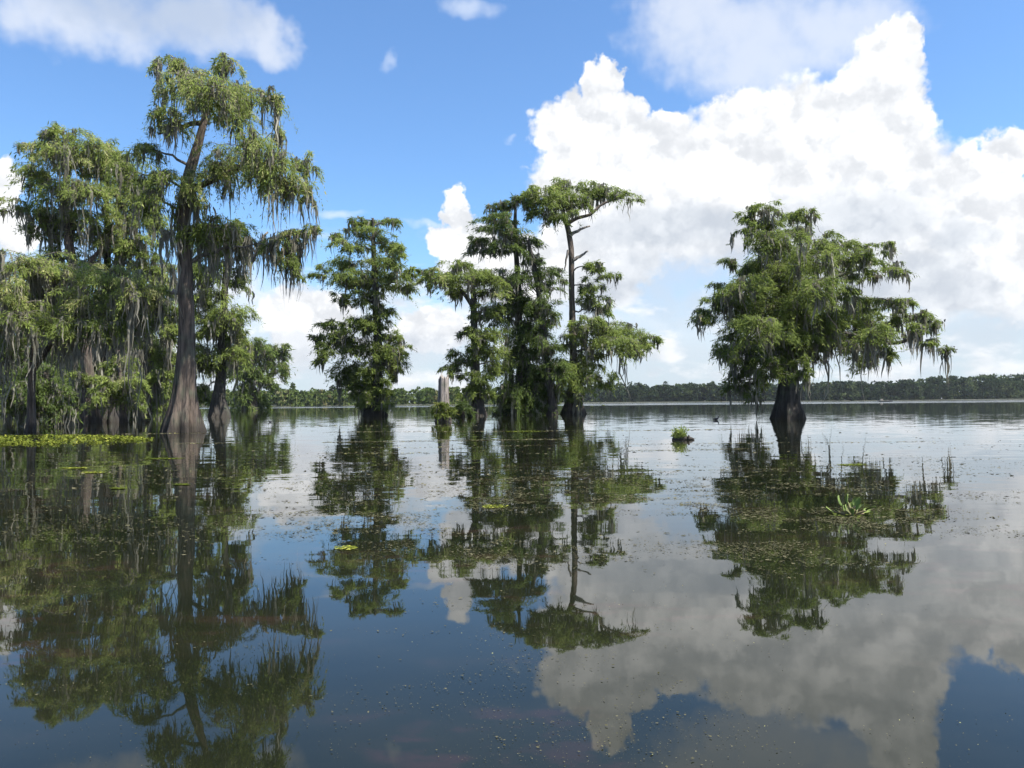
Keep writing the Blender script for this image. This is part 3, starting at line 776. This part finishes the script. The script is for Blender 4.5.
def plant_mat(label, x0, x1, yt, yb, n, seed, hgt=.05, lenpx=2.6, name='floating_mat', group=None, kind=None, cat='plant mat', tone=.6):
    rng = np.random.default_rng(seed)
    u = rng.uniform(0, 1, n); v = rng.uniform(0, 1, n)
    a = ground((x0+x1)/2, (yt+yb)/2)
    dA, dB = ground((x0+x1)/2, yt)[1], ground((x0+x1)/2, yb)[1]
    Y = dB + (dA-dB)*v
    x = x0+(x1-x0)*u
    e = fbm2(u*7+seed, v*0+seed, 2)*.5
    wdt = np.clip(1-(np.abs(u-.5)*2)**3, 0, 1)
    keep = np.abs(v-.5)*2 < wdt*(.55+e)
    if n > 5000: keep &= (fbm2(x*.06, v*3.0, 9)+rng.normal(0, .05, n)) > .42
    X = (x-CX)/F_PX*Y
    pos = np.stack([X, Y, rng.uniform(.01, hgt, n)], -1)[keep]; k = len(pos)
    ln = rng.uniform(.6, 1.4, k)*lenpx*pos[:, 1]/F_PX
    V, q = flat_leaves(pos, ln, ln*rng.uniform(.6, .95, k), rng, .45 if hgt > .05 else .10)
    a[2] = 0
    return tag(build(name, V, [q], YELL, tint=np.repeat(np.clip(rng.normal(tone, .22, k), 0, 1), 4), origin=a), label, cat, group, kind)
plant_mat('long yellow green carpet of floating plants in front of the left trees', -90, 166, 436, 445, 15000, 1, .08, 2.2, 'floating_plant_carpet', kind='stuff')
FG = 'small yellow green floating mats'
for i, (x0, x1, yt, yb, lb) in enumerate([
        (480, 508, 505, 509, 'small yellow floating mat below the reflection of the central clump'),
        (332, 358, 546, 551, 'small yellow floating mat below the reflection of the layered cypress'),
        (60, 88, 467.5, 469, 'thin yellow mat streak left in the dark tree reflection, farther one'),
        (80, 105, 472, 473.5, 'thin yellow mat streak left in the dark tree reflection, nearer one'),
        (172, 190, 484, 485.5, 'thin olive mat streak directly below the thick trunk'),
        (110, 126, 488, 489.5, 'small olive mat streak nearest the viewer in the left reflection'),
        (836, 866, 464, 466, 'thin tan mat streak beyond the floating water hyacinth'),
        (143, 185, 458, 459.3, 'olive mat streak just below the long plant carpet'),
        (500, 545, 431, 432, 'thin olive mat drifting in front of the central clump')]):
    plant_mat(lb, x0, x1, yt, yb, 260, 40+i, .012, 3.0, group=FG, tone=.75 if i < 4 else .35)
def single_leaf(px, py, sz, label, seed):
    rng = np.random.default_rng(seed); g = ground(px, py); g[2] = .008
    a = np.linspace(0, 2*math.pi, 14, endpoint=False)
    r = sz*(1-.25*np.cos(a*1+.4))*(1+.1*np.cos(a*3))
    V = np.stack([np.cos(a)*r, np.sin(a)*r*.6, .01+.02*sz*np.cos(2*a)+.012*np.sin(a)], -1)
    V = np.concatenate([V, [[0, 0, .006]]])
    f = np.stack([np.full(14, 14), np.arange(14), (np.arange(14)+1) % 14], -1)
    tag(build('floating_leaf', V, [f], leaf_pale, tint=np.full(15, .6), origin=g), label, 'leaf')
leaf_pale = leaf_mat('pale_leaf', (.3, .28, .15), (.55, .5, .3), (.6, .55, .4), .2)
single_leaf(823, 538, .085, 'pale tan leaf floating below the water hyacinth', 1)
single_leaf(808, 497, .10, 'pale leaf floating on the water left of the water hyacinth', 2)
single_leaf(778, 432, .11, 'small white speck of a leaf at the foot of the solitary cypress', 3)

# ------------------------------------------------------------------ water hyacinth
HY = plain_mat('hyacinth_leaf', (0.060, 0.105, 0.016), (0.17, 0.22, 0.042), 9, .8)
HYS = plain_mat('hyacinth_stalk', (0.10, 0.12, 0.04), (0.20, 0.15, 0.085), 9, .85)
HYD = plain_mat('hyacinth_dry', (0.16, 0.10, 0.05), (0.32, 0.22, 0.12), 9, .8)
def hyacinth():
    g = ground(852, 515); g[2] = 0
    root = thing('water_hyacinth', g, 'bright green water hyacinth rosette floating in the right tree reflection', 'plant')
    rng = np.random.default_rng(9)
    specs = [(-1.0, .30, .05, .10), (-.55, .26, .17, .12), (-.15, .12, .22, .10), (.35, .20, .17, .11), (.8, .26, .10, .12), (1.0, .30, .05, .09), (-.8, .2, .10, .08),
             (.5, .10, .12, .08), (.1, .22, .06, .09), (-.35, .18, .04, .10), (.65, .34, .03, .09), (-.5, .34, .02, .08), (.2, .16, .10, .10), (-.1, .3, .03, .09), (.9, .18, .08, .10)]
    for i, (sx, reach, h, lw) in enumerate(specs):
        dy = rng.uniform(-.12, .12)
        reach *= .66; h *= .70; lw *= 1.05
        tip = np.array([sx*reach, dy, h]); base = np.array([sx*.03, dy*.2, -.01])
        t = np.linspace(0, 1, 7)[:, None]
        mid = (base+tip)/2 + np.array([0, 0, h*.3])
        path = base*(1-t)**2+mid*2*t*(1-t)+tip*t*t
        V, q, cp = tube(path, np.array([.012, .018, .021, .018, .014, .011, .008]), 8)
        leaf = build('leaf', V, [q, cp], HYD if i in (3, 9) else HYS, root, smooth=True)
        # blade: cupped spoon
        out = norm(tip-base+np.array([0, 0, .03])); side = norm(np.cross(out, [0, 1, .5])); nrm = np.cross(side, out)
        side = norm(np.array([rng.normal(0, .4), 1, .1*rng.normal()])); side = norm(side-out*np.dot(side, out)); nrm = np.cross(out, side)
        nu, nv = 9, 7; VV = []
        for a in range(nu):
            u = a/(nu-1); w = lw*.5*math.sin(math.pi*min(1, u*.93+.06))**.65
            for b in range(nv):
                v = b/(nv-1)*2-1
                VV.append(tip + out*u*lw*1.05 + side*w*v + nrm*(.28*lw*(v*v)*.6 - .25*lw*u*u))
        F = [(a*nv+b, a*nv+b+1, (a+1)*nv+b+1, (a+1)*nv+b) for a in range(nu-1) for b in range(nv-1)]
        bl = build('blade', np.array(VV), [np.array(F)], HY, leaf, smooth=True)
    # dangling roots / bits lying on the water
    acc = Acc()
    n = 90; a = rng.uniform(0, 6.28, n); r = rng.uniform(.02, .3, n)
    pos = np.stack([np.cos(a)*r, np.sin(a)*r, rng.uniform(.004, .02, n)], -1)
    ln = rng.uniform(.03, .08, n)
    V, q = flat_leaves(pos, ln, ln*.4, rng, .2)
    acc.add(V, q, None, np.repeat(rng.uniform(.1, .9, n), 4))
    V, f, tn = acc.get()
    build('debris', V, f, LEAFY, root, tint=tn)
hyacinth()

# ------------------------------------------------------------------ reed clump on a log
def reeds():
    g = ground(680, 440); g[2] = 0; d = g[1]; pxm = d/F_PX
    rng = np.random.default_rng(4)
    log = thing('floating_log', g, 'brown half sunk log with a dark end carrying the green weed tuft', 'log')
    path = np.array([[-.30, .0, .02], [-.12, 0, .05], [.1, .02, .05], [.28, .03, .04], [.42, .03, .06], [.56, .03, .03]])
    pr = resample(np.c_[path, [.05, .09, .10, .085, .08, .02]], 12)
    V, q, cp = tube(pr[:, :3], pr[:, 3], 12, lambda i, a: 1+.12*np.cos(5*a+i))
    build('bark_body', V, [q, cp], BARKD, log, smooth=True)
    V, q, cp = tube(np.array([[.31, -.05, .05], [.33, -.05, .16], [.31, -.05, .19]]), [.05, .045, .01], 9)
    build('branch_stub', V, [q, cp], BARKD, log, smooth=True)
    pl = thing('weed_tuft', g+np.array([-.02, 0, .06]), 'upright bright green weed tuft growing on the floating log', 'plant')
    fo = Acc(); n = 150
    b = np.stack([rng.uniform(-.22, .2, n), rng.uniform(-.12, .12, n), np.zeros(n)], -1)
    H = rng.uniform(.15, .42, n)*(1.15-np.abs(b[:, 0]-.04)*1.8) + .2*(np.abs(b[:, 0]-.06) < .06)*rng.uniform(0, 1, n)
    lean = rng.normal(0, .28, (n, 2))
    tip = b + np.stack([lean[:, 0]*H+b[:, 0]*.3, lean[:, 1]*H, H], -1)
    dr = norm(tip-b); sd = norm(np.cross(dr, rng.normal(0, 1, (n, 3))))
    V, q = quads_from(b, dr, sd, np.linalg.norm(tip-b, axis=1), rng.uniform(.02, .045, n))
    fo.add(V, q, None, np.repeat(rng.uniform(.5, 1, n), 4))
    k = 260; i = rng.integers(0, n, k); t = rng.uniform(.25, 1, k)
    pos = b[i]+(tip-b)[i]*t[:, None]
    dr = norm(rng.normal(0, 1, (k, 3))+np.array([0, 0, .3])); sd = norm(np.cross(dr, rng.normal(0, 1, (k, 3))))
    ln = rng.uniform(.06, .13, k)
    V, q = quads_from(pos, dr, sd, ln, ln*.45); fo.add(V, q, None, np.repeat(rng.uniform(.3, .95, k), 4))
    V, f, tn = fo.get(); build('foliage', V, f, LEAF, pl, tint=tn)
reeds()
def sprig(px, py, label, n, h, seed):
    g = ground(px, py); g[2] = 0; rng = np.random.default_rng(seed)
    b = np.stack([rng.normal(0, h*.35, n), rng.normal(0, h*.3, n), np.zeros(n)], -1)
    dr = norm(np.stack([rng.normal(0, .45, n), rng.normal(0, .45, n), np.ones(n)], -1)); sd = norm(np.cross(dr, rng.normal(0, 1, (n, 3))))
    ln = h*rng.uniform(.4, 1.0, n)
    V, q = quads_from(b, dr, sd, ln, ln*.14)
    tag(build('grass_sprig', V, [q], YELL, tint=np.repeat(rng.uniform(.2, .7, n), 4), origin=g), label, 'plant')
sprig(668, 497, 'thin yellow green sprig poking from open water right of the central reflection', 16, .14, 1)

# ------------------------------------------------------------------ birds, boat
DARK = plain_mat('dark_feathers', (.008, .009, .011), (.025, .026, .03), 12, .6)
def skin(name, verts, edges, rad, mat, parent, sub=2):
    me = D.meshes.new(name); me.from_pydata(verts, edges, []); me.update()
    o = D.objects.new(name, me); COL.objects.link(o); o.parent = parent
    sm = o.modifiers.new('skin', 'SKIN')
    for i, r in enumerate(rad):
        me.skin_vertices[0].data[i].radius = (r, r)
    me.skin_vertices[0].data[0].use_root = True
    ss = o.modifiers.new('sub', 'SUBSURF'); ss.levels = sub; ss.render_levels = sub
    me.materials.append(mat)
    return o
def bird(px, py, sc, label, face, seed):
    g = ground(px, py); g[2] = 0
    root = thing('water_bird', g, label, 'bird')
    v = [(-.26, 0, .10), (-.16, 0, .09), (0, 0, .09), (.12, 0, .10), (.17, 0, .17), (.18, 0, .26), (.20, 0, .31), (.25, 0, .305)]
    v = [(x*sc*face, y*sc, z*sc) for x, y, z in v]
    skin('body', v, [(i, i+1) for i in range(7)], [r*sc for r in (.02, .07, .11, .085, .05, .04, .048, .022)], DARK, root)
    bv = [(.25*sc*face, 0, .305*sc), (.29*sc*face, 0, .295*sc), (.33*sc*face, 0, .285*sc)]
    skin('bill', bv, [(0, 1), (1, 2)], [.016*sc, .012*sc, .005*sc], HYD, root, 1)
bird(716, 420.2, 1.0, 'dark water bird swimming left of the solitary cypress', 1, 1)
bird(270, 422.3, .62, 'tiny dark water bird on the open lake right of the distant rounded cypress', -1, 2)

def boat():
    d = 440.0; g = P(885.5, 401, d); g[2] = 0
    root = thing('motor_boat', g, 'low dark open boat far out on the lake under the far woods', 'boat')
    hull = plain_mat('boat_hull', (.02, .022, .025), (.05, .05, .055), 2, .5); tan = plain_mat('boat_seat', (.25, .22, .17), (.36, .32, .26), 3, .8); blk = plain_mat('boat_engine', (.012, .012, .014), (.03, .03, .03), 3, .4)
    n = 14; V = []; F = []
    for i in range(n):
        u = i/(n-1); x = -3.9+7.8*u; w = .95*(1-max(0, (u-.55)/.45)**2.2); z = .62+.35*max(0, u-.5)**1.5*2
        V += [(x, -w, z), (x, -w*.8, -.1), (x, w*.8, -.1), (x, w, z), (x, w*.9, z-.02), (x, w*.72, .12), (x, -w*.72, .12), (x, -w*.9, z-.02)]
    for i in range(n-1):
        for k in range(8):
            F.append((i*8+k, i*8+(k+1) % 8, (i+1)*8+(k+1) % 8, (i+1)*8+k))
    F += [tuple(range(8)), tuple((n-1)*8+k for k in reversed(range(8)))]
    me = D.meshes.new('hull'); me.from_pydata(V, [], F); me.materials.append(hull); me.update()
    o = D.objects.new('hull', me); COL.objects.link(o); o.parent = root
    def bx(nm, c, s, mt):
        me = D.meshes.new(nm)
        v = [(c[0]+s[0]*a*(.5 if e < 0 else .42), c[1]+s[1]*b*.5, c[2]+s[2]*e*.5) for e in (-1, 1) for a, b in ((-1, -1), (1, -1), (1, 1), (-1, 1))]
        me.from_pydata(v, [], [(3, 2, 1, 0), (4, 5, 6, 7), (0, 1, 5, 4), (1, 2, 6, 5), (2, 3, 7, 6), (3, 0, 4, 7)]); me.materials.append(mt); me.update()
        q = D.objects.new(nm, me); COL.objects.link(q); q.parent = root
        bv = q.modifiers.new('bevel', 'BEVEL'); bv.width = .05; bv.segments = 2
    bx('seat', (-1.2, 0, .62), (.6, 1.1, .35), tan); bx('console', (-2.2, 0, .95), (1.4, 1.0, 1.2), tan); bx('seat', (1.2, 0, .6), (.6, 1.0, .35), tan)
    bx('outboard_motor', (-4.1, 0, .75), (.5, .4, .8), blk)
boat()

# ------------------------------------------------------------------ world: sky with cumulus
SUN_EL, SUN_AZ = math.radians(57), math.radians(112)      # azimuth clockwise from +Y (view)
W = D.worlds.new('World'); SC.world = W; W.use_nodes = True
t = NT(W.node_tree)
dirv = t.n('ShaderNodeTexCoord').outputs['Generated']
sx = t.n('ShaderNodeSeparateXYZ', {0: dirv})
az = t.m('ARCTAN2', sx.outputs[0], sx.outputs[1])
el = t.m('ARCSINE', sx.outputs[2])
uv = t.n('ShaderNodeCombineXYZ', {0: az, 1: el, 2: 0.0}).outputs[0]
def azel(px, py):
    v = ray(px, py); v = v/np.linalg.norm(v)
    return math.atan2(v[0], v[1]), math.asin(v[2])
w1 = t.noise(uv, 22.0, 3.0, .55).outputs['Color']
w2 = t.noise(uv, 75.0, 4.0, .6).outputs['Color']
warp = t.vm('ADD', t.vm('MULTIPLY', t.vm('SUBTRACT', w1, (.5, .5, .5)), (.046, .040, 0)), t.vm('MULTIPLY', t.vm('SUBTRACT', w2, (.5, .5, .5)), (.024, .022, 0)))
pw = t.vm('ADD', uv, warp)
soft = t.vm('ADD', uv, t.vm('MULTIPLY', t.vm('SUBTRACT', w1, (.5, .5, .5)), (.09, .05, 0)))
def field(vec, blobs, k):
    acc = None
    for (px, py, rx, ry) in blobs:
        a0, e0 = azel(px, py); aw = (azel(px+rx, py)[0]-azel(px-rx, py)[0])/2; eh = (azel(px, py-ry)[1]-azel(px, py+ry)[1])/2
        q = t.vm('MULTIPLY_ADD', vec, (1/aw, 1/eh, 0), (-a0/aw, -e0/eh, 0))
        r2 = t.vm('DOT_PRODUCT', q, q)
        acc = r2 if acc is None else t.m('SMOOTH_MIN', acc, r2, k)
    return t.m('SUBTRACT', 1.0, acc)
CRISP = [(562, 130, 36, 34), (601, 88, 22, 30), (577, 112, 30, 28), (605, 122, 26, 22), (630, 114, 26, 22), (657, 130, 35, 20), (592, 180, 66, 55), (650, 150, 45, 38), (700, 195, 110, 80), (745, 130, 60, 40), (800, 150, 100, 75), (880, 85, 50, 60), (905, 45, 26, 34),
         (900, 150, 40, 60), (860, 220, 140, 90), (1000, 160, 26, 34), (968, 178, 34, 28), (1040, 250, 90, 75), (930, 260, 100, 60), (985, 205, 50, 36),
         (456, 214, 17, 30), (444, 240, 22, 18), (475, 262, 40, 45), (520, 270, 60, 40), (5, 195, 20, 40), (20, 232, 20, 22), (-30, 215, 45, 60),
         (430, 330, 50, 26), (310, 320, 60, 40), (600, 250, 70, 60),
         (1250, 120, 150, 110), (-260, 90, 160, 70)]
SOFT = [(90, 18, 110, 45), (200, 22, 95, 38), (268, 36, 40, 32), (740, 35, 110, 58), (690, 12, 75, 42), (840, 30, 85, 50), (760, 60, 90, 45), 
        (350, 345, 220, 60), (740, 330, 330, 75), (560, 300, 120, 60), (660, 270, 90, 60), (980, 330, 150, 70), (245, 320, 60, 60), (1500, 100, 260, 120), (-500, 60, 220, 90)]
SHADE = [(680, 228, 120, 26), (640, 285, 95, 42), (830, 225, 110, 40), (740, 285, 130, 50), (900, 290, 110, 40), (960, 235, 40, 22),  (150, 8, 120, 36), (470, 290, 40, 18), (360, 350, 120, 24), (430, 350, 40, 12), (1000, 330, 90, 30)]
Fc = field(pw, CRISP, .35); Fs = field(soft, SOFT, .5); Fh = field(soft, SHADE, .5)
fb = t.noise(uv, 26.0, 6.0, .52).outputs[0]
fbs = t.noise(t.vm('ADD', uv, (.010, .017, 0)), 26.0, 4.0, .5).outputs[0]
big = t.noise(t.vm('MULTIPLY', uv, (1, 2.2, 1)), 9.0, 5.0, .55).outputs[0]
ds = t.m('MULTIPLY', t.ramp(t.m('ADD', Fs, t.m('MULTIPLY', t.m('SUBTRACT', fb, .5), 1.3)), -.25, 1.05), .80)
hz = t.ramp(t.m('ADD', el, t.m('MULTIPLY', t.m('SUBTRACT', big, .5), .22)), .02, .20, .72, 0.0)
# unseen clouds behind the viewer, added to give fill light
back = t.m('MULTIPLY', t.ramp(t.m('ABSOLUTE', az), 1.0, 1.4), t.ramp(t.noise(dirv, 3.2, 6.0, .55).outputs[0], .5, .62))
sky = t.n('ShaderNodeTexSky', sky_type='NISHITA', sun_disc=False, sun_elevation=SUN_EL, sun_rotation=SUN_AZ, altitude=0.0, air_density=1.0, dust_density=0.6, ozone_density=1.6)
skyc = t.mix(1.0, sky.outputs[0], (0.76, 1.0, 1.22, 1), 'MULTIPLY')
# cloud radiance, expressed in the same units as the sky (Background strength 0.1)
WV = t.vm('ADD', uv, t.vm('MULTIPLY', t.vm('SUBTRACT', w2, (.5, .5, .5)), (.03, .03, 0)))
vo = lambda v: t.n('ShaderNodeTexVoronoi', {'Vector': v, 'Scale': 20.0, 'Detail': 2.0, 'Roughness': .42, 'Lacunarity': 2.3, 'Smoothness': 1.0}, feature='SMOOTH_F1', voronoi_dimensions='2D').outputs['Distance']
b0 = vo(WV); b1 = vo(t.vm('ADD', WV, (.008, .014, 0)))
emb = t.m('ADD', t.m('MULTIPLY', t.m('SUBTRACT', b1, b0), .85), t.m('ADD', t.m('MULTIPLY', t.m('SUBTRACT', fb, fbs), .75), t.m('MULTIPLY', t.m('SUBTRACT', big, .5), 1.1)))
dc = t.ramp(t.m('ADD', t.m('ADD', Fc, t.m('MULTIPLY', t.m('SUBTRACT', fb, .5), .75)), t.m('MULTIPLY', t.m('SUBTRACT', .46, b0), .38)), -.10, .34)
lit = t.ramp(t.m('ADD', emb, .58), .10, 1.15)
shade = t.ramp(t.m('ADD', Fh, t.m('ADD', t.m('MULTIPLY', t.m('SUBTRACT', fb, .5), .35), t.m('MULTIPLY', t.m('SUBTRACT', big, .5), .7))), -.55, .95)
c_lit = t.mix(lit, (4.35, 4.5, 4.75, 1), (7.4, 7.4, 7.4, 1))
c_cl = t.mix(t.m('MULTIPLY', shade, .9), c_lit, t.mix(lit, (3.3, 3.62, 4.1, 1), (4.5, 4.75, 5.1, 1)))
c_soft = t.mix(t.m('MULTIPLY', t.m('MAXIMUM', shade, t.ramp(el, .02, .17, .95, 0.0)), .85), (5.3, 5.45, 5.7, 1), (3.6, 3.95, 4.45, 1))
c = t.mix(hz, skyc, (3.35, 3.95, 4.55, 1))
lown = t.noise(t.vm('MULTIPLY', uv, (1, 2.1, 1)), 12.0, 6.0, .55).outputs[0]
lowc = t.m('MULTIPLY', t.ramp(lown, .46, .62), t.ramp(el, .10, .24, .85, 0.0))
lowcol = t.mix(t.ramp(t.noise(t.vm('ADD', t.vm('MULTIPLY', uv, (1, 2.1, 1)), (.02, .035, 0)), 12.0, 4.0, .5).outputs[0], .42, .66), (5.7, 5.75, 5.85, 1), (3.9, 4.2, 4.6, 1))
c = t.mix(t.m('MULTIPLY', ds, .85), c, c_soft)
c = t.mix(lowc, c, lowcol)
WISP = [(330, 215, 46, 5), (428, 224, 34, 4), (387, 60, 10, 15), (470, 8, 40, 14), (318, 236, 24, 5), (510, 140, 7, 6)]
wsp = t.vm('ADD', uv, t.vm('MULTIPLY', t.vm('SUBTRACT', w1, (.5, .5, .5)), (.06, .03, 0)))
dw = t.m('MULTIPLY', t.ramp(t.m('ADD', field(wsp, WISP, .2), t.m('MULTIPLY', t.m('SUBTRACT', fb, .5), 2.2)), -.1, 1.7), .55)
c = t.mix(dw, c, (5.6, 5.9, 6.3, 1))
c = t.mix(dc, c, c_cl)
c = t.mix(t.m('MULTIPLY', back, .85), c, (6.0, 6.2, 6.6, 1))
bg = t.n('ShaderNodeBackground', {'Color': c, 'Strength': 0.085})
t.n('ShaderNodeOutputWorld', {'Surface': bg.outputs[0]})
W.cycles.sampling_method = 'MANUAL'; W.cycles.sample_map_resolution = 512

sl = D.lights.new('sun', 'SUN'); sl.energy = 5.0; sl.angle = math.radians(.53); sl.color = (1, .96, .89)
so = D.objects.new('sun', sl); COL.objects.link(so)
sd = Vector((math.sin(SUN_AZ)*math.cos(SUN_EL), math.cos(SUN_AZ)*math.cos(SUN_EL), math.sin(SUN_EL)))
so.rotation_euler = sd.to_track_quat('Z', 'Y').to_euler()

# ------------------------------------------------------------------ air
def haze():
    x, y0, y1, z0, z1 = 1700.0, -80.0, 1250.0, -3.0, 42.0
    V = [(-x, y0, z0), (x, y0, z0), (x, y1, z0), (-x, y1, z0), (-x, y0, z1), (x, y0, z1), (x, y1, z1), (-x, y1, z1)]
    me = D.meshes.new('haze'); me.from_pydata(V, [], [(3, 2, 1, 0), (4, 5, 6, 7), (0, 1, 5, 4), (1, 2, 6, 5), (2, 3, 7, 6), (3, 0, 4, 7)]); me.update()
    m, t = new_mat('haze_air')
    v = t.n('ShaderNodeVolumePrincipled', {'Color': (.86, .92, 1.0, 1), 'Density': HAZE, 'Anisotropy': 0.2})
    t.n('ShaderNodeOutputMaterial', {'Volume': v.outputs[0]})
    me.materials.append(m)
    o = D.objects.new('haze', me); COL.objects.link(o); o['kind'] = 'stuff'
    o['label'] = 'thin pale air over the whole lake'
HAZE = 0.00005
haze()

# ------------------------------------------------------------------ render settings
SC.view_settings.view_transform = 'Standard'; SC.view_settings.look = 'None'
SC.view_settings.exposure = 1.12; SC.view_settings.gamma = 1.0
try: SC.view_settings.use_curve_mapping = False
except Exception: pass
SC.cycles.max_bounces = 8; SC.cycles.diffuse_bounces = 5; SC.cycles.glossy_bounces = 3; SC.cycles.transmission_bounces = 3
SC.cycles.use_denoising = True
try: SC.cycles.denoising_prefilter = 'ACCURATE'
except Exception: pass
SC.cycles.use_adaptive_sampling = True; SC.cycles.adaptive_threshold = 0.02
